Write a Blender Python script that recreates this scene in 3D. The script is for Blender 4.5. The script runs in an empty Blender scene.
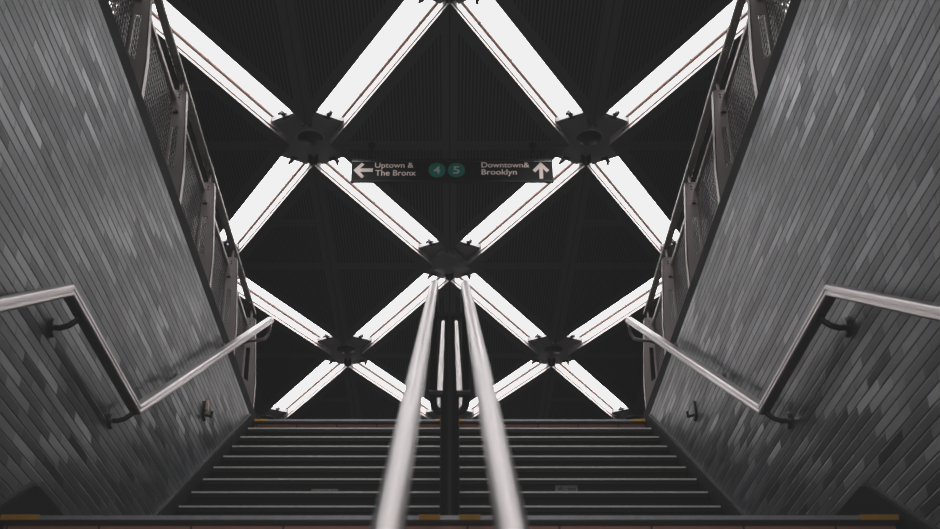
import bpy, bmesh, math, random
from mathutils import Vector, Matrix
random.seed(7)
COL = bpy.context.scene.collection
ZC = 1.616                                    # eye height above the lower floor
def Pt(x, F, H): return Vector((x, F, H + ZC))

# ------------------------------------------------------------------ materials
def newmat(name):
    m = bpy.data.materials.new(name); m.use_nodes = True
    nt = m.node_tree; b = nt.nodes['Principled BSDF']
    return m, nt, b
def N(nt, typ, **kw):
    n = nt.nodes.new(typ)
    for k, v in kw.items():
        setattr(n, k, v)
    return n
def M_(nt, op, a, b=None, c=None):
    n = nt.nodes.new('ShaderNodeMath'); n.operation = op
    for i, v in enumerate((a, b, c)):
        if v is None: continue
        if isinstance(v, (int, float)): n.inputs[i].default_value = v
        else: nt.links.new(v, n.inputs[i])
    return n.outputs[0]
def simple(name, col, rough=.5, metal=0.0, noise=0.0, nscale=8.0, spec=.5, bump=0.0, emit=None, estr=0):
    m, nt, b = newmat(name)
    b.inputs['Base Color'].default_value = (*col, 1)
    b.inputs['Roughness'].default_value = rough
    b.inputs['Metallic'].default_value = metal
    b.inputs['Specular IOR Level'].default_value = spec
    if emit:
        b.inputs['Emission Color'].default_value = (*emit, 1); b.inputs['Emission Strength'].default_value = estr
    if noise or bump:
        tc = N(nt, 'ShaderNodeTexCoord'); nz = N(nt, 'ShaderNodeTexNoise')
        nz.inputs['Scale'].default_value = nscale; nz.inputs['Detail'].default_value = 6
        nt.links.new(tc.outputs['Object'], nz.inputs['Vector'])
        if noise:
            mx = N(nt, 'ShaderNodeMix', data_type='RGBA')
            mx.inputs[6].default_value = (*[c * (1 - noise) for c in col], 1)
            mx.inputs[7].default_value = (*[min(1, c * (1 + noise)) for c in col], 1)
            nt.links.new(nz.outputs['Fac'], mx.inputs[0]); nt.links.new(mx.outputs[2], b.inputs['Base Color'])
            mr = N(nt, 'ShaderNodeMapRange'); mr.inputs[3].default_value = max(.05, rough - .12); mr.inputs[4].default_value = min(1, rough + .12)
            nt.links.new(nz.outputs['Fac'], mr.inputs[0]); nt.links.new(mr.outputs[0], b.inputs['Roughness'])
        if bump:
            bp = N(nt, 'ShaderNodeBump'); bp.inputs['Strength'].default_value = bump; bp.inputs['Distance'].default_value = .01
            nt.links.new(nz.outputs['Fac'], bp.inputs['Height']); nt.links.new(bp.outputs[0], b.inputs['Normal'])
    return m

def brick_wall_mat():
    """Long thin glazed grey bricks in running bond, each laid at a slightly different tilt."""
    m, nt, b = newmat('glazed_grey_brick'); L = nt.links.new
    tc = N(nt, 'ShaderNodeTexCoord'); sp = N(nt, 'ShaderNodeSeparateXYZ'); L(tc.outputs['Object'], sp.inputs[0])
    h, ln = .0447, .243
    v = M_(nt, 'DIVIDE', sp.outputs['Z'], h); row = M_(nt, 'FLOOR', v)
    odd = M_(nt, 'FLOORED_MODULO', row, 2.0)
    wrow = N(nt, 'ShaderNodeTexWhiteNoise', noise_dimensions='1D'); L(row, wrow.inputs['W'])
    off = M_(nt, 'ADD', M_(nt, 'MULTIPLY', odd, .5), M_(nt, 'MULTIPLY', wrow.outputs['Value'], .22))
    u = M_(nt, 'ADD', M_(nt, 'DIVIDE', sp.outputs['Y'], ln), off); col = M_(nt, 'FLOOR', u)
    fu = M_(nt, 'FRACT', u); fv = M_(nt, 'FRACT', v)
    du = M_(nt, 'MULTIPLY', M_(nt, 'MINIMUM', fu, M_(nt, 'SUBTRACT', 1.0, fu)), ln)
    dv = M_(nt, 'MULTIPLY', M_(nt, 'MINIMUM', fv, M_(nt, 'SUBTRACT', 1.0, fv)), h)
    d = M_(nt, 'MINIMUM', M_(nt, 'ADD', M_(nt, 'MULTIPLY', du, 1.5), .0012), dv)
    mr = N(nt, 'ShaderNodeMapRange', interpolation_type='SMOOTHSTEP'); mr.inputs[1].default_value = .0010; mr.inputs[2].default_value = .0048
    L(d, mr.inputs[0]); brick = mr.outputs[0]
    cv = N(nt, 'ShaderNodeCombineXYZ'); L(col, cv.inputs[0]); L(row, cv.inputs[1])
    sgn = M_(nt, 'GREATER_THAN', sp.outputs['X'], 0.0); L(sgn, cv.inputs[2])
    wn = N(nt, 'ShaderNodeTexWhiteNoise', noise_dimensions='3D'); L(cv.outputs[0], wn.inputs['Vector'])
    rs = N(nt, 'ShaderNodeSeparateColor'); L(wn.outputs['Color'], rs.inputs[0])
    nz = N(nt, 'ShaderNodeTexNoise'); nz.inputs['Scale'].default_value = 3.0; nz.inputs['Detail'].default_value = 5; L(tc.outputs['Object'], nz.inputs['Vector'])
    ramp = N(nt, 'ShaderNodeValToRGB')
    e = ramp.color_ramp.elements; e[0].position = 0; e[0].color = (.024, .0265, .032, 1); e[1].position = 1; e[1].color = (.125, .13, .145, 1)
    k = e.new(.35); k.color = (.038, .041, .048, 1); k2 = e.new(.8); k2.color = (.056, .060, .069, 1)
    L(rs.outputs[0], ramp.inputs[0])
    cm = N(nt, 'ShaderNodeMix', data_type='RGBA'); cm.inputs[6].default_value = (.012, .012, .014, 1)
    L(brick, cm.inputs[0]); L(ramp.outputs[0], cm.inputs[7])
    dirt = N(nt, 'ShaderNodeMapRange'); dirt.inputs[1].default_value = .3; dirt.inputs[2].default_value = .7; dirt.inputs[3].default_value = .75; dirt.inputs[4].default_value = 1.1
    L(nz.outputs['Fac'], dirt.inputs[0])
    hs = N(nt, 'ShaderNodeHueSaturation'); L(cm.outputs[2], hs.inputs['Color']); L(dirt.outputs[0], hs.inputs['Value'])
    L(hs.outputs[0], b.inputs['Base Color'])
    # tilt each brick
    geo = N(nt, 'ShaderNodeNewGeometry')
    vs = N(nt, 'ShaderNodeVectorMath', operation='SUBTRACT'); L(wn.outputs['Color'], vs.inputs[0]); vs.inputs[1].default_value = (.5, .5, .5)
    sc = N(nt, 'ShaderNodeVectorMath', operation='SCALE'); sc.inputs['Scale'].default_value = .19; L(vs.outputs[0], sc.inputs[0])
    ad = N(nt, 'ShaderNodeVectorMath', operation='ADD'); L(geo.outputs['Normal'], ad.inputs[0]); L(sc.outputs[0], ad.inputs[1])
    nm = N(nt, 'ShaderNodeVectorMath', operation='NORMALIZE'); L(ad.outputs[0], nm.inputs[0])
    nz2 = N(nt, 'ShaderNodeTexNoise'); nz2.inputs['Scale'].default_value = 60; L(tc.outputs['Object'], nz2.inputs['Vector'])
    hgt = brick
    bp = N(nt, 'ShaderNodeBump'); bp.inputs['Strength'].default_value = .6; bp.inputs['Distance'].default_value = .002
    L(hgt, bp.inputs['Height']); L(nm.outputs[0], bp.inputs['Normal']); L(bp.outputs[0], b.inputs['Normal'])
    r = N(nt, 'ShaderNodeMapRange'); r.inputs[3].default_value = .28; r.inputs[4].default_value = .50; L(rs.outputs[1], r.inputs[0])
    L(M_(nt, 'ADD', M_(nt, 'MULTIPLY', r.outputs[0], brick), M_(nt, 'MULTIPLY', M_(nt, 'SUBTRACT', 1.0, brick), .65)), b.inputs['Roughness'])
    L(M_(nt, 'ADD', M_(nt, 'MULTIPLY', brick, .6), .15), b.inputs['Specular IOR Level'])
    b.inputs['Specular Tint'].default_value = (.86, .93, 1, 1)
    return m

def perforated_mat():
    m, nt, b = newmat('perforated_black_sheet'); L = nt.links.new
    tc = N(nt, 'ShaderNodeTexCoord'); sp = N(nt, 'ShaderNodeSeparateXYZ'); L(tc.outputs['Object'], sp.inputs[0])
    px, py = .0307, .0267
    u = M_(nt, 'DIVIDE', sp.outputs['X'], px); c = M_(nt, 'FLOOR', u)
    v = M_(nt, 'ADD', M_(nt, 'DIVIDE', sp.outputs['Y'], py), M_(nt, 'MULTIPLY', M_(nt, 'FLOORED_MODULO', c, 2.0), .5))
    dx = M_(nt, 'MULTIPLY', M_(nt, 'SUBTRACT', M_(nt, 'FRACT', u), .5), px)
    dy = M_(nt, 'MULTIPLY', M_(nt, 'SUBTRACT', M_(nt, 'FRACT', v), .5), py)
    r = M_(nt, 'SQRT', M_(nt, 'ADD', M_(nt, 'MULTIPLY', dx, dx), M_(nt, 'MULTIPLY', M_(nt, 'MULTIPLY', dy, dy), .75)))
    mr = N(nt, 'ShaderNodeMapRange'); mr.inputs[1].default_value = .0085; mr.inputs[2].default_value = .0105; L(r, mr.inputs[0])
    mx = N(nt, 'ShaderNodeMix', data_type='RGBA'); mx.inputs[6].default_value = (.001, .001, .001, 1); mx.inputs[7].default_value = (.16, .163, .17, 1)
    L(mr.outputs[0], mx.inputs[0]); L(mx.outputs[2], b.inputs['Base Color'])
    L(M_(nt, 'MULTIPLY', mr.outputs[0], .4), b.inputs['Specular IOR Level'])
    b.inputs['Roughness'].default_value = .55
    return m

def emis(name, col, s):
    m, nt, b = newmat(name)
    b.inputs['Base Color'].default_value = (.8, .8, .8, 1)
    b.inputs['Emission Color'].default_value = (*col, 1); b.inputs['Emission Strength'].default_value = s
    m.cycles.emission_sampling = 'FRONT'
    return m
def riser_tile_mat():
    m, nt, b = newmat('brown_orange_tile'); L = nt.links.new
    tc = N(nt, 'ShaderNodeTexCoord'); sp = N(nt, 'ShaderNodeSeparateXYZ'); L(tc.outputs['Object'], sp.inputs[0])
    f = M_(nt, 'FRACT', M_(nt, 'DIVIDE', M_(nt, 'ADD', sp.outputs['X'], .235), .287))
    k = M_(nt, 'GREATER_THAN', f, .022)
    nz = N(nt, 'ShaderNodeTexNoise'); nz.inputs['Scale'].default_value = 25; L(tc.outputs['Object'], nz.inputs['Vector'])
    rp = N(nt, 'ShaderNodeMix', data_type='RGBA'); rp.inputs[6].default_value = (.55, .22, .15, 1); rp.inputs[7].default_value = (.68, .32, .235, 1)
    L(nz.outputs['Fac'], rp.inputs[0])
    mx = N(nt, 'ShaderNodeMix', data_type='RGBA'); mx.inputs[6].default_value = (.01, .01, .01, 1); L(k, mx.inputs[0]); L(rp.outputs[2], mx.inputs[7])
    L(mx.outputs[2], b.inputs['Base Color']); b.inputs['Roughness'].default_value = .45
    return m

MAT = dict(
    brick=brick_wall_mat(), perf=perforated_mat(), tile=riser_tile_mat(),
    panel=simple('black_panel_frame', (.16, .163, .17), .55, 0, .06, 3, spec=.3),
    black=simple('black_paint', (.014, .014, .015), .45, 0, .2, 12, spec=.35),
    void=simple('dark_void', (.004, .004, .004), .9, spec=.05),
    hub=simple('dark_grey_hub_metal', (.26, .262, .27), .5, 0, .08, 6, spec=.3),
    lamp=emis('lit_diffuser', (1, .99, 1), 9.0),
    housing=simple('white_lamp_case', (.7, .7, .7), .6),
    lip=simple('enamel_reflector_light_bleed', (.92, .80, .74), .45, 0, .04, 5),  # white enamel, tinted warm to imitate pinkish light bleed along the strips
    rust=simple('dark_brown_lamp_rail', (.07, .035, .03), .6),
    steel=simple('brushed_steel_handrail', (.46, .415, .415), .285, 1),
    darksteel=simple('blackened_steel', (.03, .03, .032), .4, .5),
    post=simple('brown_grey_painted_steel', (.42, .365, .355), .38, .5, .12, 7),
    wire=simple('woven_wire', (.10, .095, .095), .38, .6),
    rail=simple('dark_top_rail_steel', (.10, .095, .09), .3, .8, .15, 10),
    tread=simple('black_stair_stone', (.016, .016, .017), .55, 0, .25, 15, spec=.3),
    nosing=simple('pale_worn_nosing', (.88, .89, .80), .42, .2, .2, 40),
    nosing_grey=simple('grey_ribbed_nosing', (.5, .5, .51), .45, .5, .25, 60),
    yellow=simple('worn_yellow_paint', (.85, .42, .03), .6, 0, .2, 60),
    sign=simple('black_sign_enamel', (.010, .0105, .012), .5, 0, .1, 4, spec=.12),
    text=simple('off_white_lettering', (.85, .74, .69), .6, emit=(.85, .74, .69), estr=.22),  # weak glow added to brighten the lettering, which is not a light source
    green=simple('green_route_disc', (.006, .13, .10), .5, spec=.2, emit=(.01, .2, .15), estr=.12),  # disc colour also glows faintly, standing in for light falling on it
    digit=simple('grey_green_digit', (.50, .62, .57), .6, emit=(.5, .62, .57), estr=.07),  # slight added glow lifts the digits; they are only print
    edge=simple('steel_edge_strip', (.30, .30, .31), .4, .8, .1, 20),
    floor=simple('dark_terrazzo', (.05, .05, .052), .4, 0, .25, 60),
    kerb=simple('matt_black_kerb', (.010, .010, .011), .8, 0, .2, 6, spec=.06),
    concrete=simple('dark_concrete', (.05, .05, .052), .8, 0, .25, 4),
    sticker=simple('faded_sticker', (.30, .28, .29), .6, 0, .5, 90),
    tan=simple('chipped_pink_plaster', (.85, .62, .52), .7, 0, .2, 60),
)

# ------------------------------------------------------------------ mesh helper
class MB:
    def __init__(s): s.v, s.f, s.mi = [], [], []
    def add(s, vs, fs, mi=0):
        o = len(s.v); s.v += [Vector(v) for v in vs]; s.f += [tuple(i + o for i in f) for f in fs]; s.mi += [mi] * len(fs); return s
    def box(s, a, b, mi=0):
        x0, y0, z0 = a; x1, y1, z1 = b
        return s.add([(x0, y0, z0), (x1, y0, z0), (x1, y1, z0), (x0, y1, z0), (x0, y0, z1), (x1, y0, z1), (x1, y1, z1), (x0, y1, z1)],
                     [(3, 2, 1, 0), (4, 5, 6, 7), (0, 1, 5, 4), (1, 2, 6, 5), (2, 3, 7, 6), (3, 0, 4, 7)], mi)
    def prism(s, prof, d0, d1, axis, mi=0):
        """prof: 2D outline; extruded along axis ('x': prof is (y,z); 'y': prof is (x,z); 'z': prof is (x,y))."""
        def put(p, d):
            return {'x': (d, p[0], p[1]), 'y': (p[0], d, p[1]), 'z': (p[0], p[1], d)}[axis]
        n = len(prof)
        vs = [put(p, d0) for p in prof] + [put(p, d1) for p in prof]
        fs = [tuple(range(n))[::-1], tuple(range(n, 2 * n))] + [(i, (i + 1) % n, n + (i + 1) % n, n + i) for i in range(n)]
        return s.add(vs, fs, mi)
    def sweep(s, path, prof, up=(0, 0, 1), mi=0, closed=False):
        """sweep a 2D profile (side, up) along a polyline with mitred corners."""
        path = [Vector(p) for p in path]; n = len(path); k = len(prof); up = Vector(up); rings = []
        for i, p in enumerate(path):
            if closed: d0 = (p - path[i - 1]).normalized(); d1 = (path[(i + 1) % n] - p).normalized()
            else:
                d0 = (p - path[i - 1]).normalized() if i else None
                d1 = (path[i + 1] - p).normalized() if i < n - 1 else None
                d0 = d0 or d1; d1 = d1 or d0
            t = (d0 + d1).normalized()
            side0 = d0.cross(up)
            if side0.length < 1e-4: side0 = Vector((1, 0, 0))
            side0.normalize(); u0 = side0.cross(d0).normalized()
            ring = []
            for (a, b) in prof:
                q = p + side0 * a + u0 * b
                # slide along d0 to the mitre plane
                den = d0.dot(t)
                q = q + d0 * (-(q - p).dot(t) / den)
                ring.append(q)
            rings.append(ring)
        vs = [q for r in rings for q in r]; fs = []
        m = n if closed else n - 1
        for i in range(m):
            j = (i + 1) % n
            for a in range(k):
                b = (a + 1) % k
                fs.append((i * k + a, i * k + b, j * k + b, j * k + a))
        if not closed: fs += [tuple(range(k))[::-1], tuple(range((n - 1) * k, n * k))]
        return s.add(vs, fs, mi)
    def tube(s, path, r, seg=12, up=(0, 0, 1), mi=0, closed=False):
        return s.sweep(path, [(r * math.cos(2 * math.pi * i / seg), r * math.sin(2 * math.pi * i / seg)) for i in range(seg)], up, mi, closed)
    def cyl(s, p0, p1, r0, r1=None, seg=20, mi=0):
        r1 = r0 if r1 is None else r1
        p0, p1 = Vector(p0), Vector(p1); d = (p1 - p0).normalized()
        a = d.orthogonal().normalized(); b = d.cross(a)
        vs = [p0 + (a * math.cos(t) + b * math.sin(t)) * r0 for t in [2 * math.pi * i / seg for i in range(seg)]]
        vs += [p1 + (a * math.cos(t) + b * math.sin(t)) * r1 for t in [2 * math.pi * i / seg for i in range(seg)]]
        return s.add(vs, [tuple(range(seg))[::-1], tuple(range(seg, 2 * seg))] + [(i, (i + 1) % seg, seg + (i + 1) % seg, seg + i) for i in range(seg)], mi)
    def mesh(s, name, mats):
        me = bpy.data.meshes.new(name); me.from_pydata([tuple(v) for v in s.v], [], s.f)
        for m in (mats if isinstance(mats, (list, tuple)) else [mats]): me.materials.append(MAT[m])
        for i, p in enumerate(me.polygons): p.material_index = s.mi[i]
        bm = bmesh.new(); bm.from_mesh(me); bmesh.ops.recalc_face_normals(bm, faces=bm.faces); bm.to_mesh(me); bm.free()
        return me
    def build(s, name, mats, parent=None, smooth=False, bevel=0, **kw):
        o = bpy.data.objects.new(name, s.mesh(name, mats)); COL.objects.link(o)
        if parent: o.parent = parent
        if smooth:
            for p in o.data.polygons: p.use_smooth = True
            o.data.set_sharp_from_angle(angle=math.radians(40))
        if bevel:
            b = o.modifiers.new('bevel', 'BEVEL'); b.width = bevel; b.segments = 2; b.limit_method = 'ANGLE'
        for k, v in kw.items(): o[k] = v
        return o
def tag(o, label=None, category=None, group=None, kind=None):
    for k, v in (('label', label), ('category', category), ('group', group), ('kind', kind)):
        if v: o[k] = v
    return o
def empty(name, loc=(0, 0, 0), rz=0):
    o = bpy.data.objects.new(name, None); COL.objects.link(o); o.location = loc; o.rotation_euler = (0, 0, rz); o.empty_display_size = .2
    return o

# ------------------------------------------------------------------ dimensions
WX = 1.427                       # brick face
HU, F0 = 3.352, 8.137            # upper floor above the eye, top nosing
R, G = .1656, .2587              # riser, going
HL, FL = HU - 13 * R, 3.694      # landing level and its front edge
FR = F0 - 12 * G                 # last riser of the upper flight on the landing
NLOW = 17
HB = HL - NLOW * R               # lower floor
zU, zL = HU + ZC, HL + ZC
CH = 6.5                         # ceiling panels above the eye
zc = CH + ZC
S = .3945 * CH; ROW = .345 * CH; FB = 1.4155 * CH + .022
def node(k, j):                  # lattice node: row k, half-step index j (x = j*S/2, j parity must match row)
    return Vector((j * S / 2, FB + ROW * k, zc))

# ------------------------------------------------------------------ setting
for sx, side in ((-1, 'left'), (1, 'right')):
    mb = MB(); x0, x1 = sorted((sx * WX, sx * (WX + .19)))
    mb.box((x0, -3.2, -.05), (x1, F0 + .02, zU + .035))
    mb.build('wall_' + side, 'brick', kind='structure')
    # dark kerb plate capping the brick
    mb = MB(); x0, x1 = sorted((sx * (WX + .004), sx * (WX + .20)))
    mb.box((x0, -3.2, zU + .036), (x1, F0 + .40, zU + .155))
    mb.box((x0, F0 + .025, zU), (x1, F0 + .40, zU + .036))
    mb.build('trim_1' if sx < 0 else 'trim_2', 'kerb', bevel=.006, kind='structure')
    # upper floor slab beside the stairwell
    mb = MB(); x0, x1 = sorted((sx * (WX + .19), sx * 7.0)); mb.box((x0, -3.2, zU - .3), (x1, 24.0, zU))
    mb.build('floor_upper_' + side, 'floor', kind='structure')
    mb = MB(); x0, x1 = sorted((sx * 7.0, sx * 7.2)); mb.box((x0, -3.2, zU - .3), (x1, 24.0, zc + .6))
    mb.build('wall_outer_' + side, 'concrete', kind='structure')
    # stair skirt: lower slope, landing, upper slope
    xa, xb = sorted((sx * (WX - .036), sx * (WX + .01)))
    def nl(F, base=(F0, HU)): return base[1] - (base[0] - F) * (R / G)
    lo = lambda F: HL + .015 - (FL - F) * (R / G)
    topc = HL + .20
    Fa = FL + (topc - HL - .015) / (R / G); Fb = F0 - (HU + .045 - topc) / (R / G)
    Fend = F0 + .02
    prof = [(-1.0, ZC + lo(-1.0)), (Fa, ZC + topc), (Fb, ZC + topc), (F0 - .07, zU), (Fend, zU),
            (Fend, zU - .5), (FR, zL - .3), (FL + .1, zL - .3), (-1.0, ZC + lo(-1.0) - .5)]
    MB().prism(prof, xa, xb, 'x').build('baseboard_' + side, 'kerb', kind='structure')
    # thin lighter edge bead along the top of the skirt
    xe0, xe1 = sorted((sx * (WX - .018), sx * (WX + .004)))
    mb = MB()
    p = [(-1.0, ZC + lo(-1.0)), (Fa, ZC + topc), (Fb, ZC + topc), (F0 - .07, zU)]
    prof = [(a, b + .0005) for a, b in p] + [(a, b + .016) for a, b in reversed(p)]
    mb.prism(prof, xe0, xe1, 'x'); mb.build('trim_3' if sx < 0 else 'trim_4', 'black', kind='structure')

MB().box((-7, F0 + .06, zU - .3), (7, 24.0, zU)).build('floor_upper', 'floor', kind='structure')
MB().box((-WX - .19, -3.2, -.12), (WX + .19, 1.0, 0)).build('floor', 'floor', kind='structure')
MB().box((-7.2, 24.0, zU - .3), (7.2, 24.2, zc + .6)).build('wall_back', 'concrete', kind='structure')
MB().box((-7.2, -3.4, -.12), (7.2, -3.2, zc + .6)).build('wall_front', 'concrete', kind='structure')

# ------------------------------------------------------------------ ceiling of perforated triangular panels
def inset(poly, ds):
    """shrink a convex CCW polygon, edge i moved inward by ds[i]; returns the new polygon."""
    out = [Vector(p) for p in poly]; n = len(poly)
    for i in range(n):
        a, b = Vector(poly[i]), Vector(poly[(i + 1) % n]); e = (b - a).normalized(); nrm = Vector((-e.y, e.x)); c = nrm.dot(a) + ds[i]
        res = []
        for j in range(len(out)):
            p, q = out[j], out[(j + 1) % len(out)]; dp, dq = nrm.dot(p) - c, nrm.dot(q) - c
            if dp >= 0: res.append(p)
            if dp * dq < 0: res.append(p + (q - p) * (dp / (dp - dq)))
        out = res
        if len(out) < 3: return []
    return out
BW = .316                                     # clear width of the light trough
mbc = MB()
def panel(poly, kinds):
    """kinds per edge: 's' strut edge, 'm' seam edge"""
    area = sum(poly[i][0] * poly[(i + 1) % len(poly)][1] - poly[(i + 1) % len(poly)][0] * poly[i][1] for i in range(len(poly)))
    if area < 0:
        poly = poly[::-1]; kinds = kinds[::-1]; kinds = kinds[1:] + kinds[:1]
    o = inset(poly, [BW / 2 if k == 's' else .004 for k in kinds])
    if not o: return
    n = len(o)
    zb, zt = zc, zc + .05
    mbc.add([(p.x, p.y, zb) for p in o] + [(p.x, p.y, zt) for p in o],
            [tuple(range(n))] + [(i, (i + 1) % n, n + (i + 1) % n, n + i) for i in range(n)], 0)
    h = inset(poly, [BW / 2 + .115 if k == 's' else .07 for k in kinds])
    if h:
        n = len(h)
        mbc.add([(p.x, p.y, zb - .0015) for p in h], [tuple(range(n))], 1)
K0, K1 = -4, 6
for k in range(K0, K1 + 1):
    for j in range(-4, 5):
        if (j + k) % 2 == 0:                  # diamond centre sits where a node is absent on this row
            c = node(k, j).xy
            L_, R_ = c + Vector((-S / 2, 0)), c + Vector((S / 2, 0)); T, B = c + Vector((0, ROW)), c - Vector((0, ROW))
            for side, P_ in ((-1, L_), (1, R_)):
                panel([c, P_, T], 'msm')
                if abs((c + P_).x / 2) > S / 2 * .99:
                    t = .136 / .345           # extra cross seam on the near half of the outer panels
                    q0 = c - Vector((0, ROW * t)); q1 = P_ + (B - P_) * t
                    panel([c, P_, q1, q0], 'msmm'); panel([q0, q1, B], 'msm')
                else:
                    panel([c, P_, B], 'msm')
mbc.box((-7.0, -3.2, zc + .36), (7.0, 24.0, zc + .46), 2)
mbc.build('ceiling', ['panel', 'perf', 'void'], kind='structure')

# ------------------------------------------------------------------ ceiling light strips
LEN = math.hypot(S / 2, ROW); E0 = .155 * LEN; HL2 = LEN / 2 - E0; REC = .092; RL = .152
def make_fixture():
    root = empty('ceiling_light')
    X = HL2 + .10
    d = MB().box((-X, -BW / 2 + .012, RL), (X, BW / 2 - .012, RL + .02)); d.mi[0] = 1; d.build('diffuser', ['housing', 'lamp'], root)
    MB().prism([(-BW / 2 - .02, .004), (-BW / 2 - .007, .004), (-BW / 2 - .007, RL + .03), (BW / 2 + .007, RL + .03), (BW / 2 + .007, .004), (BW / 2 + .02, .004),
                (BW / 2 + .02, RL + .045), (-BW / 2 - .02, RL + .045)], -LEN / 2 + .22, LEN / 2 - .22, 'x').build('housing', 'black', root)
    for s in (-1, 1):
        def sb(x0, y0, z0, x1, y1, z1, name, mat):
            a, b = sorted((s * y0, s * y1)); MB().box((x0, a, z0), (x1, b, z1)).build(name, mat, root)
        sb(-X, BW / 2 - .0005, .0035, X, BW / 2 + .006, RL + .03, 'reflector', 'lip')
        sb(-X, BW / 2 - .022, RL - .022, X, BW / 2 - .001, RL + .001, 'lamp_rail', 'rust')
        sb(-X, BW / 2 - .008, .028, X, BW / 2 - .001, .039, 'reflector_bead', 'rust')
        for q in (-.55, 0, .55): sb(q - .004, BW / 2 - .03, RL - .012, q + .004, BW / 2 - .016, RL, 'clip', 'rust')
    for s in (-1, 1):
        mb = MB(); x = s * (HL2 + .01)
        mb.cyl((x, 0, REC - .002), (x - s * .06, 0, REC - .002), .022)
        mb.cyl((x - s * .055, .012, REC - .008), (x - s * .078, .012, REC - .03), .014)
        mb.cyl((x + s * .02, -.03, REC - .008), (x + s * .02, .035, REC - .008), .018)
        mb.build('lamp_socket', 'black', root, smooth=True)
    return root
def copy_tree(o, parent=None):
    c = o.copy(); COL.objects.link(c)
    if parent: c.parent = parent
    for ch in list(o.children): copy_tree(ch, c)
    return c
rown = {-1: 'top', 0: 'second', 1: 'third', 2: 'lowest'}
first = True
for k in range(-3, 6):
    for j in range(-4, 5):
        if (j + k) % 2 == 0: continue         # nodes of this row
        for dj in (-1, 1):
            a, b = node(k, j), node(k + 1, j + dj)
            if abs(b.x) > 2.05 * S / 1 * 1.0: continue
            if abs((a.x + b.x) / 2) > 1.55 * S: continue
            if first: o = make_fixture(); proto = o; first = False
            else: o = copy_tree(proto)
            o.location = (a + b) / 2; d = b - a; o.rotation_euler = (0, 0, math.atan2(d.y, d.x))
            mx = (a.x + b.x) / 2
            inner = abs(mx) < S * .5; outer = abs(mx) < S * 1.0
            if k in rown and (inner or outer):
                side = 'left' if mx < 0 else 'right'
                pos = ('inner ' + side) if inner else ('far ' + side)
                lab = f"glowing white light strip, {pos} of four in the {rown[k]} zigzag row"
                if k == -1 and inner: lab = f"glowing white light strip slanting above the {side} half of the hanging sign"
                if k == 0 and inner: lab = f"glowing white light strip from behind the sign's {side} end to central hub"
                if k == 1 and inner: lab = f"glowing white light strip going down {side} from the hub above the central rails"
                tag(o, lab, 'ceiling light', 'crossing ceiling light strips')
            else:
                tag(o, 'glowing white light strip in the outer part of the lattice', 'ceiling light', 'outer ceiling light strips')

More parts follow.
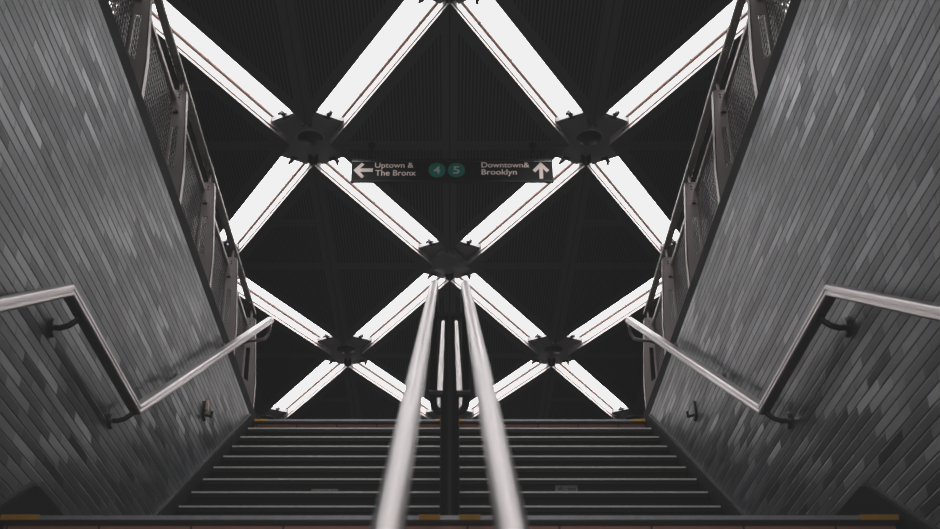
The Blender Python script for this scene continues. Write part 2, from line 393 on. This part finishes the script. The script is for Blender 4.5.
# ------------------------------------------------------------------ hubs where the strips cross
ang = math.atan2(ROW, S / 2)
def arm_poly(L, w):
    out = []
    for i, a in enumerate((ang, math.pi - ang, math.pi + ang, -ang)):
        d = Vector((math.cos(a), math.sin(a))); n = Vector((-d.y, d.x))
        out.append((d * L - n * w, d * L + n * w))
    return out
def make_hub(torn=False):
    root = empty('ceiling_hub')
    L = E0 - .004; w = BW / 2 - .002
    ends = arm_poly(L, w)
    dx = BW / 2 / math.sin(ang); dy = BW / 2 / math.cos(ang)
    inner = [Vector((0, dy)), Vector((-dx, 0)), Vector((0, -dy)), Vector((dx, 0))]
    prof = []
    for i in range(4):
        prof += [ends[i][0], ends[i][1], inner[i]]
    z = REC
    mb = MB(); mb.prism([tuple(p) for p in prof], z, z + .02, 'z'); mb.build('cover_plate', 'hub', root)
    mb = MB()                                 # side plates down to the panel edges, flaring at the lit end
    for i, a in enumerate((ang, math.pi - ang, math.pi + ang, -ang)):
        d = Vector((math.cos(a), math.sin(a))); n = Vector((-d.y, d.x))
        for s, c in ((-1, inner[i - 1]), (1, inner[i])):
            e = d * L + n * (s * w); cc = Vector(c)
            t = Vector(cc); nn = n * (s * .006)
            vs = [(*(t), .002), (*(e), .002), (*(e), z), (*(t), z), (*(t + nn), .002), (*(e + nn), .002), (*(e + nn), z), (*(t + nn), z)]
            MB().add(vs, [(0, 1, 2, 3), (7, 6, 5, 4), (0, 4, 5, 1), (3, 2, 6, 7), (0, 3, 7, 4), (1, 5, 6, 2)]).build('side_plate', 'hub', root)
    for i, a in enumerate((ang, math.pi - ang, math.pi + ang, -ang)):
        d = Vector((math.cos(a), math.sin(a))); n = Vector((-d.y, d.x))
        A, Bv = d * (L - .07) - n * (w - .01), d * (L - .07) + n * (w - .01); C, D = d * L + n * (w - .01), d * L - n * (w - .01)
        vs = [(*A, z - .001), (*Bv, z - .001), (*C, z - .02), (*D, z - .02), (*D, z + .001), (*C, z + .001)]
        MB().add(vs, [(0, 1, 2, 3), (3, 2, 5, 4), (0, 3, 4), (1, 5, 2), (0, 4, 5, 1)]).build('end_flap', 'hub', root)
    if not torn:
        mb = MB(); mb.cyl((0, 0, z), (0, 0, z - .012), .132, .128, 40); mb.build('ring', 'hub', root, smooth=True)
        mb = MB(); mb.cyl((0, 0, z - .012), (0, 0, z - .022), .116, .104, 40); mb.build('disc', 'black', root, smooth=True)
    else:
        rnd = random.Random(5)
        for q in range(6):
            mb = MB(); a = rnd.uniform(0, 6.28); cx, cy = rnd.uniform(-.10, .10), rnd.uniform(-.10, .10)
            l, ww = rnd.uniform(.14, .24), rnd.uniform(.06, .11); ca, sa = math.cos(a), math.sin(a)
            pts = [(-l, -ww), (0, -ww * 1.2), (l, -ww * .6), (l * .8, ww), (0, ww * .8), (-l * .9, ww * .7)]
            hs = [rnd.uniform(-.02, .0), -.05, rnd.uniform(-.03, .0), -.02, -.055, -.01]
            top = [(cx + x * ca - y * sa, cy + x * sa + y * ca, z - .004 + hh * .9) for (x, y), hh in zip(pts, hs)]
            bot = [(p[0], p[1], p[2] - .006) for p in top]
            mb.add(top + bot, [(0, 1, 4, 5), (1, 2, 3, 4), (11, 10, 7, 6), (10, 9, 8, 7)] + [(i, (i + 1) % 6, 6 + (i + 1) % 6, 6 + i) for i in range(6)])
            mb.build('torn_flap', 'hub', root)
    return root
hub = make_hub(); torn = make_hub(True); used = False
hubl = {(0, -1): 'dark lattice hub with a round disc, left of and above the hanging sign',
        (0, 1): 'dark lattice hub with a round disc, right of and above the hanging sign',
        (2, -1): 'dark lattice hub with a round disc, left of the central rails low in the ceiling',
        (2, 1): 'dark lattice hub with a round disc, right of the central rails low in the ceiling',
        (-1, 0): 'dark lattice hub at the top of the picture over the sign',
        (3, 0): 'dark lattice hub low behind the central handrails',
        (3, -2): 'dark lattice hub just over the left end of the top step',
        (3, 2): 'dark lattice hub just over the right end of the top step'}
for k in range(-3, 7):
    for j in range(-4, 5):
        if (j + k) % 2 == 0 or abs(j) > 3: continue
        if (k, j) == (1, 0):
            o = torn; tag(o, 'central lattice hub with crumpled torn cover plates behind the sign', 'ceiling hub')
        else:
            if not used: o = hub; used = True
            else: o = copy_tree(hub)
            tag(o, hubl.get((k, j), 'dark lattice hub in the outer part of the ceiling'), 'ceiling hub', 'ceiling lattice hubs')
        o.location = node(k, j)

# ------------------------------------------------------------------ staircase, upper flight
stair = empty('staircase', (0, FR, zL))
tag(stair, 'black upper stair flight with pale metal nosings climbing from the landing to the street level', 'staircase')
def child(mb, name, mats, root, **kw):
    off = Matrix.Translation(-Vector(root.location)); mb.v = [off @ v for v in mb.v]
    return mb.build(name, mats, root, **kw)
XS = WX - .037
for i in range(1, 13):
    F = F0 - i * G; z = zU - i * R; xe = XS
    mb = MB(); mb.box((-xe, F + .012, z - R + .001), (xe, F + G + .04, z - .004))
    mb.box((-xe, F - .004, z - .034), (xe, F + .06, z - .006))
    st = child(mb, 'step', 'tread', stair)
    mb = MB(); a = xe - .004
    mb.box((-a, F - .008, z - .0105), (a, F + .045, z - .001))
    for q in range(3): mb.box((-a, F + .006 + q * .012, z - .001), (a, F + .012 + q * .012, z + .001))
    nz_ = mb; off = Matrix.Translation(-Vector(stair.location)); nz_.v = [off @ v for v in nz_.v]; nz_.build('nosing_strip', 'nosing', st)
def top_edge(F, z, xe, root, thick):
    mb = MB(); mb.box((-xe, F + .03, z - .5 if root is landing else z - R), (xe, F + .05, z - .02)); child(mb, 'tiled_riser', 'tile', root)
    mb = MB(); mb.box((-xe, F - .006, z - thick), (xe, F + .10, z - .012)); child(mb, 'edge_band', 'black', root)
    mb = MB(); mb.box((-xe, F - .010, z - .0125), (xe, F + .065, z + .001))
    for q in range(4): mb.box((-xe, F + .004 + q * .014, z + .001), (xe, F + .010 + q * .014, z + .003))
    child(mb, 'nosing_strip', 'nosing_grey', root)
    for (a, b) in ((-xe, -xe + .118), (xe - .118, xe), (-.095, -.03), (.03, .095)):
        mb = MB(); mb.box((a, F - .0125, z - .0135), (b, F + .03, z + .0035)); child(mb, 'yellow_mark', 'yellow', root, label='worn yellow paint mark')
landing = empty('stair_landing', (0, FL, zL - .3)); tag(landing, 'wide landing edge across the frame bottom with grey nosing and brown tiled riser', 'landing')
mb = MB(); mb.box((-WX + .002, FL + .05, zL - .32), (WX - .002, FR + .05, zL - .004)); child(mb, 'slab', 'floor', landing)
top_edge(FL, zL, WX - .037, landing, .020)
upper = empty('top_step', (0, F0, zU - R)); tag(upper, 'top step of the stairs with brown orange tiled riser and dark grey nosing', 'step')
mb = MB(); mb.box((-WX + .002, F0 + .05, zU - R + .001), (WX - .002, F0 + .3, zU - .004)); child(mb, 'slab', 'floor', upper)
top_edge(F0, zU, WX - .006, upper, .022)
low = empty('staircase', (0, FL - NLOW * G, 0)); tag(low, 'black lower stair flight below the landing, under the viewer', 'staircase')
for i in range(1, NLOW):
    F = FL - i * G; z = zL - i * R
    mb = MB(); mb.box((-XS, F + .012, z - R + .001), (XS, F + G + (.02 if i > 1 else .0), z - .004)); mb.box((-XS, F - .004, z - .034), (XS, F + .06, z - .006))
    st = child(mb, 'step', 'tread', low)
    mb = MB(); mb.box((-XS + .004, F - .008, z - .0105), (XS - .004, F + .045, z - .001))
    off = Matrix.Translation(-Vector(low.location)); mb.v = [off @ v for v in mb.v]; mb.build('nosing_strip', 'nosing', st)

# stickers on a riser
for (x, w, hh, lab) in ((-.70, .15, .026, 'faded grey label strip on a riser left of the central rails'), (.655, .125, .036, 'faded grey label strip on a riser right of the central rails')):
    F = F0 - 6 * G + .010; z = zU - 7 * R + (.060 if x < 0 else .072)
    rt = empty('sticker', (x, F, z)); tag(rt, lab, 'sticker')
    MB().box((-w / 2, -.001, .020), (w / 2, .001, .022 + hh)).build('backing', 'sticker', rt)
    mb = MB(); rr = random.Random(int(x * 100) + 200)
    for q in range(16):
        a = -w / 2 + .008 + q * (w - .016) / 16
        if rr.random() < .8: mb.box((a, -.002, .027), (a + .0045, -.0012, .027 + rr.uniform(.3, .6) * hh))
    mb.build('worn_marks', 'tread', rt)

# ------------------------------------------------------------------ wall handrails
def groove_prof(w, h):                         # rounded rectangular tube with a groove on the room side
    w2, h2, c = w / 2, h / 2, .006
    return [(-w2 + c, -h2), (w2 - c, -h2), (w2 - .002, -h2 + .002), (w2, -h2 + c), (w2, -.004), (w2 - .003, -.002), (w2 - .003, .002), (w2, .004),
            (w2, h2 - c), (w2 - .002, h2 - .002), (w2 - c, h2), (-w2 + c, h2), (-w2 + .002, h2 - .002), (-w2, h2 - c), (-w2, .004), (-w2 + .003, .002),
            (-w2 + .003, -.002), (-w2, -.004), (-w2, -h2 + c), (-w2 + .002, -h2 + .002)]
XR = 1.336
for sx, side in ((-1, 'left'), (1, 'right')):
    hr = empty('handrail', (sx * WX, 3.77, ZC + 2.04)); tag(hr, f'brushed steel handrail bent along the {side} brick wall and up the stairs', 'handrail')
    path = [Pt(sx * XR, -.6, 2.04 - 4.37 * .628), Pt(sx * XR, 3.77, 2.04), Pt(sx * XR, 4.84, 2.04), Pt(sx * 1.325, 8.09, 4.13)]
    child(MB().sweep(path, groove_prof(.046, .040)), 'rail', 'steel', hr)
    e = path[-1]
    mb = MB(); mb.tube([e + Vector((0, -.012, -.005)), e + Vector((0, -.004, -.06)), e + Vector((sx * .006, .0, -.115)), e + Vector((sx * .03, .01, -.15)), e + Vector((sx * .08, .02, -.16)), e + Vector((sx * .15, .05, -.15)), e + Vector((sx * .215, .10, -.145))], .012, 10, up=(0, 1, .2))
    child(mb, 'end_return', 'steel', hr, smooth=True)
    for (F, H, sl) in ((3.93, 2.04, 0), (4.80, 2.04, 0), (5.84, 2.04 + .643, .643), (6.95, 2.04 + .643 * 2.11, .643), (2.2, 2.04 - 1.57 * .628, .628), (.3, 2.04 - 3.47 * .628, .628)):
        mb = MB()
        base = Pt(sx * (WX - .001), F, H - .065)
        if sl == 0 or H < 2.0:
            mb.cyl(base, base - Vector((sx * .012, 0, 0)), .037, .034, 20)
            mb.tube([base, base + Vector((-sx * .03, 0, -.002)), base + Vector((-sx * .06, 0, .008)), base + Vector((-sx * .085, 0, .028)), Pt(sx * XR, F, H - .018)], .011, 10, up=(0, 1, 0))
            mb.box((sx * XR - .014, F - .03, ZC + H - .027), (sx * XR + .014, F + .03, ZC + H - .019))
        else:
            b2 = base + Vector((0, 0, .012))
            mb.cyl(b2, b2 - Vector((sx * .012, 0, 0)), .037, .034, 20)
            mb.tube([b2, b2 + Vector((-sx * .05, 0, -.004)), b2 + Vector((-sx * .08, 0, .02)), Pt(sx * XR, F, H - .02)], .013, 10, up=(0, 1, 0))
            u = Vector((0, 1, sl)).normalized()
            c = Pt(sx * XR, F, H - .029)
            mb.sweep([c - u * .075, c + u * .075], [(-.012, -.006), (.012, -.006), (.012, .006), (-.012, .006)])
        bk = child(mb, 'bracket', 'darksteel', hr, smooth=True)

# wall fitting, chipped
for sx, lab in ((-1, 'small chipped wall hook with pink plaster below the left handrail'), (1, 'small dark broken wall hook below the right handrail')):
    rt = empty('wall_hook', Pt(sx * WX, 6.6, 2.78)); tag(rt, lab, 'hook')
    mb = MB(); mb.prism([(-.03, -.05), (.02, -.06), (.035, -.01), (.01, .04), (-.02, .05), (-.035, 0)], 0, -sx * .012, 'x'); mb.build('plate', 'black', rt)
    mb = MB(); mb.tube([(-sx * .01, 0, -.03), (-sx * .045, 0, -.04), (-sx * .05, 0, -.01)], .008, 8, up=(0, 1, 0)); mb.build('prong', 'black', rt)
    if sx < 0:
        mb = MB(); mb.prism([(-.02, .0), (.012, -.004), (.022, .03), (-.004, .062), (-.022, .035)], .012, .026, 'x'); mb.build('chipped_patch', 'tan', rt)

# ------------------------------------------------------------------ central double handrail
def pipe_pair(root, path_fn, r, mat, name='rail'):
    for sx in (-1, 1):
        mb = MB(); mb.tube(path_fn(sx), r, 20); child(mb, name, mat, root, smooth=True)
XC = .0566
cr = empty('center_handrail', (0, 3.85, zL)); tag(cr, 'twin polished steel handrails rising blurred in front on a black post', 'handrail')
sl = .6386
rpath = lambda sx: [Pt(sx * XC, -.35, 2.146 - (3.915 + .35) * sl), Pt(sx * XC, 3.915, 2.146)]
pipe_pair(cr, rpath, .0160, 'steel')
for sx in (-1, 1):                             # end loop that drops from each rail and turns inward
    mb = MB()
    mb.tube([Pt(sx * .0535, 3.925, 2.13), Pt(sx * .0575, 3.925, 1.70), Pt(sx * .055, 3.925, 1.668), Pt(sx * .042, 3.925, 1.65), Pt(sx * .010, 3.925, 1.645)], .0135, 12, up=(0, 1, 0))
    child(mb, 'end_loop', 'darksteel', cr, smooth=True)
mb = MB(); mb.box((-.062, 3.912, ZC + 2.012), (.062, 3.932, ZC + 2.026)); child(mb, 'crossbar', 'darksteel', cr)
mb = MB(); mb.cyl(Pt(-.072, 3.92, 1.712), Pt(.072, 3.92, 1.712), .013, seg=14); child(mb, 'crossbar', 'darksteel', cr, smooth=True)
mb = MB(); mb.cyl(Pt(0, 3.93, 1.70), Pt(0, 3.93, 2.012), .023, .018, 20); mb.cyl(Pt(0, 3.93, 1.985), Pt(0, 3.93, 2.015), .018, .012, 20)
mb.cyl(Pt(0, 3.93, HL), Pt(0, 3.93, 1.72), .0335, .033, 24); mb.cyl(Pt(0, 3.93, HL), Pt(0, 3.93, HL + .012), .06, .06, 24)
child(mb, 'post', 'darksteel', cr, smooth=True)
for F in (-.30,):
    Hr = 2.146 - (3.915 - F) * sl
    mb = MB(); mb.cyl((0, F, R * 1 + .0), Pt(0, F, Hr), .02, seg=16); mb.cyl(Pt(-XC, F, Hr), Pt(XC, F, Hr), .012, seg=12); child(mb, 'post', 'darksteel', cr, smooth=True)
cu = empty('center_handrail', (0, 4.84, zL)); tag(cu, 'farther twin steel handrails on the upper flight, seen between the nearer pair', 'handrail')
X2 = .047; sl2 = .643
pipe_pair(cu, lambda sx: [Pt(sx * X2, 4.88, 2.05), Pt(sx * X2, 8.05, 2.05 + 3.17 * sl2), Pt(sx * X2, 8.35, 2.05 + 3.17 * sl2), Pt(sx * X2, 8.40, 4.0), Pt(sx * X2, 8.40, 3.9)], .0135, 'steel')
for F in (5.2, 6.6, 8.0):
    i = math.ceil((F0 - F) / G - 1e-6); zb = zU - i * R; Hr = 2.05 + (F - 4.88) * sl2
    mb = MB(); mb.cyl((0, F, zb), Pt(0, F, Hr - .005), .014, seg=16); mb.cyl(Pt(-X2, F, Hr - .01), Pt(X2, F, Hr - .01), .010, seg=12); mb.cyl((0, F, zb), (0, F, zb + .01), .03, seg=20)
    child(mb, 'post', 'darksteel', cu, smooth=True)

# ------------------------------------------------------------------ guardrails with mesh on both sides of the well
FP = [4.67, 5.61, 6.57, 7.53, 8.47]
for sx, side in ((-1, 'left'), (1, 'right')):
    g = empty('guardrail', (sx * 1.53, FP[0], zU + .155)); tag(g, f'steel and wire mesh guardrail standing on the kerb above the {side} brick wall', 'guardrail')
    zb = zU + .155
    for F in FP:
        # tapered channel with a long slot: outline in (x from inside edge, z)
        z0, z1 = zb, ZC + 4.335; s0, s1 = ZC + 3.80, ZC + 4.085
        xi = lambda z: 1.508 - .040 * min(1, max(0, (z1 - z) / (z1 - z0)) / .66)      # inner edge
        xo = lambda z: 1.606 + .030 * (z1 - z) / (z1 - z0)
        a0, a1 = 1.522, 1.560                                                          # slot
        T = .007; th = (F, F + T)
        mb = MB()
        def quad(p):
            mb.prism([(sx * x, z) for x, z in p], th[0], th[1], 'y')
        quad([(xi(z0), z0), (xo(z0), z0), (xo(s0), s0), (xi(s0), s0)])
        quad([(xi(s1), s1), (xo(s1), s1), (xo(z1), z1), (xi(z1) + .004, z1)])
        quad([(xi(s0), s0), (a0, s0 + .0), (a0 + .006, s1), (xi(s1), s1)])
        quad([(a1, s0 + .03), (xo(s0), s0), (xo(s1), s1), (a1, s1)]); quad([(a0, s0), (xo(s0), s0), (a1, s0 + .03)])
        def flange(xf, dx):
            zs = [z0, s0, s1, z1]
            for q in range(3):
                za, zc_ = zs[q], zs[q + 1]; xa_, xb_ = xf(za), xf(zc_)
                vs = [(sx * xa_, F, za), (sx * (xa_ + dx), F, za), (sx * (xb_ + dx), F, zc_), (sx * xb_, F, zc_)]
                vs += [(v[0], F + .05, v[2]) for v in vs]
                mb.add(vs, [(0, 1, 2, 3), (7, 6, 5, 4), (0, 4, 5, 1), (1, 5, 6, 2), (2, 6, 7, 3), (3, 7, 4, 0)])
        flange(xi, .006); flange(xo, -.006)
        # cap and pegs holding the rail
        mb.prism([(sx * 1.515, z1 - .004), (sx * 1.58, z1 - .004), (sx * 1.575, z1 + .006), (sx * 1.520, z1 + .006)], F, F + .05, 'y')
        mb.cyl((sx * 1.545, F + .02, z1), (sx * 1.545, F + .02, z1 + .085), .009, seg=10)
        # foot
        mb.box((min(sx * 1.458, sx * 1.60), F - .02, zb - .002), (max(sx * 1.458, sx * 1.60), F + .08, zb + .010))
        po = child(mb, 'post', 'post', g)
        off = Matrix.Translation(-Vector(g.location))
        mb = MB(); cx = sx * 1.552; zz = ZC + 4.195
        mb.box((cx - .016, F - .008, zz - .018), (cx + .016, F, zz + .018)); mb.cyl((cx, F - .016, zz + .003), (cx, F - .006, zz + .003), .007, seg=10)
        mb.v = [off @ v for v in mb.v]; mb.build('bracket_tab', 'post', po, bevel=.002)
        mb = MB()
        for dz in (.028, .048): mb.cyl((sx * 1.545, F - .003, z1 - dz), (sx * 1.545, F + .001, z1 - dz), .005, seg=10)
        mb.box((cx - .014, F - .0095, zz - .019), (cx + .012, F - .0005, zz - .012))
        mb.v = [off @ v for v in mb.v]; mb.build('bolt', 'void', po)
    # top rail; pale strip on its inner lower edge is a painted light reflection
    zr = ZC + 4.425
    mb = MB(); mb.sweep([(sx * 1.545, 2.6, zr), (sx * 1.545, FP[-1] + .08, zr)], [(-.021, -.014), (.021, -.014), (.024, -.008), (.024, .008), (.018, .014), (-.018, .014), (-.024, .008), (-.024, -.008)])
    child(mb, 'top_rail', 'rail', g)
    mb = MB(); xi0 = sx * 1.518; mb.box((min(xi0, xi0 + sx * .006), 2.6, zr - .015), (max(xi0, xi0 + sx * .006), FP[-1] + .08, zr - .008)); child(mb, 'rail_glint', 'nosing', g)
    # mesh panels
    for q in range(-1, 4):
        fa = (FP[q] if q >= 0 else FP[0] - .96) + .03; fb = FP[q + 1] - .005
        z0, z1 = zb + .012, ZC + 4.30; xm = sx * 1.577
        mb = MB()
        a, b = sorted((xm - sx * .016, xm + sx * .012))
        mb.box((a, fa, z1 - .028), (b, fb, z1)); child(mb, 'mesh_frame', 'post', g)
        mb = MB(); mb.box((a, fa, z0), (b, fb, z0 + .02)); child(mb, 'mesh_frame', 'post', g)
        mb = MB(); w = .0029; pitch = .034; z2, z3 = z0 + .02, z1 - .028
        n = int((fb - fa) / pitch)
        for i in range(n + 1):
            y = fa + i * (fb - fa) / n; mb.box((xm - w, y - w, z2), (xm + w, y + w, z3))
        n = int((z3 - z2) / pitch)
        for i in range(1, n):
            z = z2 + i * (z3 - z2) / n; mb.box((xm - w - .002, fa, z - w), (xm + w - .002, fb, z + w))
        child(mb, 'wire_mesh', 'wire', g)
    # dark sheet standing behind the wire

# ------------------------------------------------------------------ hanging sign
FS = 9.20; z0, z1 = ZC + .9345 * CH, ZC + .9735 * CH; SW = 1.817; CX = .022
sg = empty('direction_sign', (CX, FS, z0)); tag(sg, 'long black hanging direction sign with white lettering and two green discs', 'sign')
Hs = z1 - z0
MB().box((-SW / 2, 0, .014), (SW / 2, .024, Hs)).build('sign_box', 'sign', sg, bevel=.004)
mb = MB(); mb.box((-SW / 2 + .002, -.007, Hs - .026), (SW / 2 - .002, .001, Hs - .019)); mb.build('header_strip', 'edge', sg)
mb = MB(); mb.box((-SW / 2 - .002, -.006, Hs - .012), (SW / 2 + .002, .026, Hs + .004)); mb.box((-SW / 2 - .002, -.006, .012), (SW / 2 + .002, .026, .022))
mb.box((-SW / 2 - .004, -.006, .012), (-SW / 2 + .004, .026, Hs)); mb.box((SW / 2 - .004, -.006, .012), (SW / 2 + .004, .026, Hs)); mb.build('frame', 'black', sg)
for x in (-.735, .735):
    mb = MB(); mb.cyl((x, .013, Hs), (x, .013, zc - z0), .012, seg=12); mb.cyl((x, .013, zc - z0 - .02), (x, .013, zc - z0 - .001), .035, seg=20); mb.build('hanger', 'black', sg, smooth=True)
    mb = MB(); mb.cyl((x, .003, Hs + .055), (x, -.002, Hs + .055), .006, seg=10); mb.build('hanger_bolt', 'edge', sg)
def su(u): return (u - 461) / 822 * SW
def sv(v): return (150 - v) / 92 * Hs
def text(body, u0, u1, vtop, vbase, mat, name, bold=.010):
    cu = bpy.data.curves.new(name, 'FONT'); cu.body = body; cu.size = 1; cu.offset = bold; cu.extrude = 0
    tmp = bpy.data.objects.new(name, cu); COL.objects.link(tmp); bpy.context.view_layer.update()
    me = bpy.data.meshes.new_from_object(tmp.evaluated_get(bpy.context.evaluated_depsgraph_get()))
    bpy.data.objects.remove(tmp)
    xs = [v.co.x for v in me.vertices]; x0, x1 = min(xs), max(xs)
    cap = .727
    kx = (su(u1) - su(u0)) / (x1 - x0); ky = (sv(vtop) - sv(vbase)) / cap
    for v in me.vertices:
        v.co = Vector((su(u0) + (v.co.x - x0) * kx, -.0035, sv(vbase) + v.co.y * ky))
    me.materials.clear(); me.materials.append(MAT[mat])
    o = bpy.data.objects.new(name, me); COL.objects.link(o); o.parent = sg; return o
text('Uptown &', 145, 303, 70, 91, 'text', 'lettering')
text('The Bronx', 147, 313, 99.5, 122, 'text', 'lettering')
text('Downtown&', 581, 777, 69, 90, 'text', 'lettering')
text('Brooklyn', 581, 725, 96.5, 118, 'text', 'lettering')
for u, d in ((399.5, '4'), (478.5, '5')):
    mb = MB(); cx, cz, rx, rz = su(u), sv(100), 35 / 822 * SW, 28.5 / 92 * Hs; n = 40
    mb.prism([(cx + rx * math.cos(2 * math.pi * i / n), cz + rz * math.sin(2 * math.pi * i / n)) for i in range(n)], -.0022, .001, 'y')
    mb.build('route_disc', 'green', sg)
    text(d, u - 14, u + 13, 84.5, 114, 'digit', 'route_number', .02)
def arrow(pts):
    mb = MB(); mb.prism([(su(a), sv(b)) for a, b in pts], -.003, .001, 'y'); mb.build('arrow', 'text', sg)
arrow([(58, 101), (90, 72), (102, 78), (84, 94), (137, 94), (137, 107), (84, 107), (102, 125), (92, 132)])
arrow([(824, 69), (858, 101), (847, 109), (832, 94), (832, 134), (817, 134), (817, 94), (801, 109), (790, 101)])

# ------------------------------------------------------------------ world, camera, view
w = bpy.data.worlds.new('world'); bpy.context.scene.world = w; w.use_nodes = True
w.node_tree.nodes['Background'].inputs[0].default_value = (.5, .55, .6, 1); w.node_tree.nodes['Background'].inputs[1].default_value = .02
cam = bpy.data.cameras.new('camera'); co = bpy.data.objects.new('camera', cam); COL.objects.link(co)
co.location = (0, 0, ZC); cam.sensor_width = 36; cam.lens = 1225 * 36 / 940
co.rotation_euler = (math.radians(90) + math.atan(696.5 / 1225), 0, 0)
cam.shift_x = 20.3 / 940
cam.clip_start = .02
cam.dof.use_dof = True; cam.dof.focus_distance = 8.5; cam.dof.aperture_fstop = 6.3
bpy.context.scene.camera = co
sc = bpy.context.scene
sc.cycles.sample_clamp_indirect = 2.0
sc.view_settings.view_transform = 'Standard'; sc.view_settings.look = 'None'; sc.view_settings.exposure = 0
sc.view_settings.use_curve_mapping = True
cm = sc.view_settings.curve_mapping
cm.use_clip = True; cm.extend = 'HORIZONTAL'
c = cm.curves[3]; c.points[0].location = (0, .0115); c.points[-1].location = (1, .87)
for p in c.points: p.handle_type = 'VECTOR'
cm.update()

# unseen fill spot added behind the viewer to brighten the stair risers
la = bpy.data.lights.new('riser_fill_spot', 'SPOT'); la.energy = 240; la.color = (1, .99, 1); la.spot_size = math.radians(40); la.spot_blend = 1; la.shadow_soft_size = .25
lo_ = bpy.data.objects.new('riser_fill_spot', la); COL.objects.link(lo_); lo_.location = (0, -2.8, 2.9)
lo_.rotation_euler = (Vector((0, 7.5, 4.3)) - Vector(lo_.location)).to_track_quat('-Z', 'Y').to_euler()
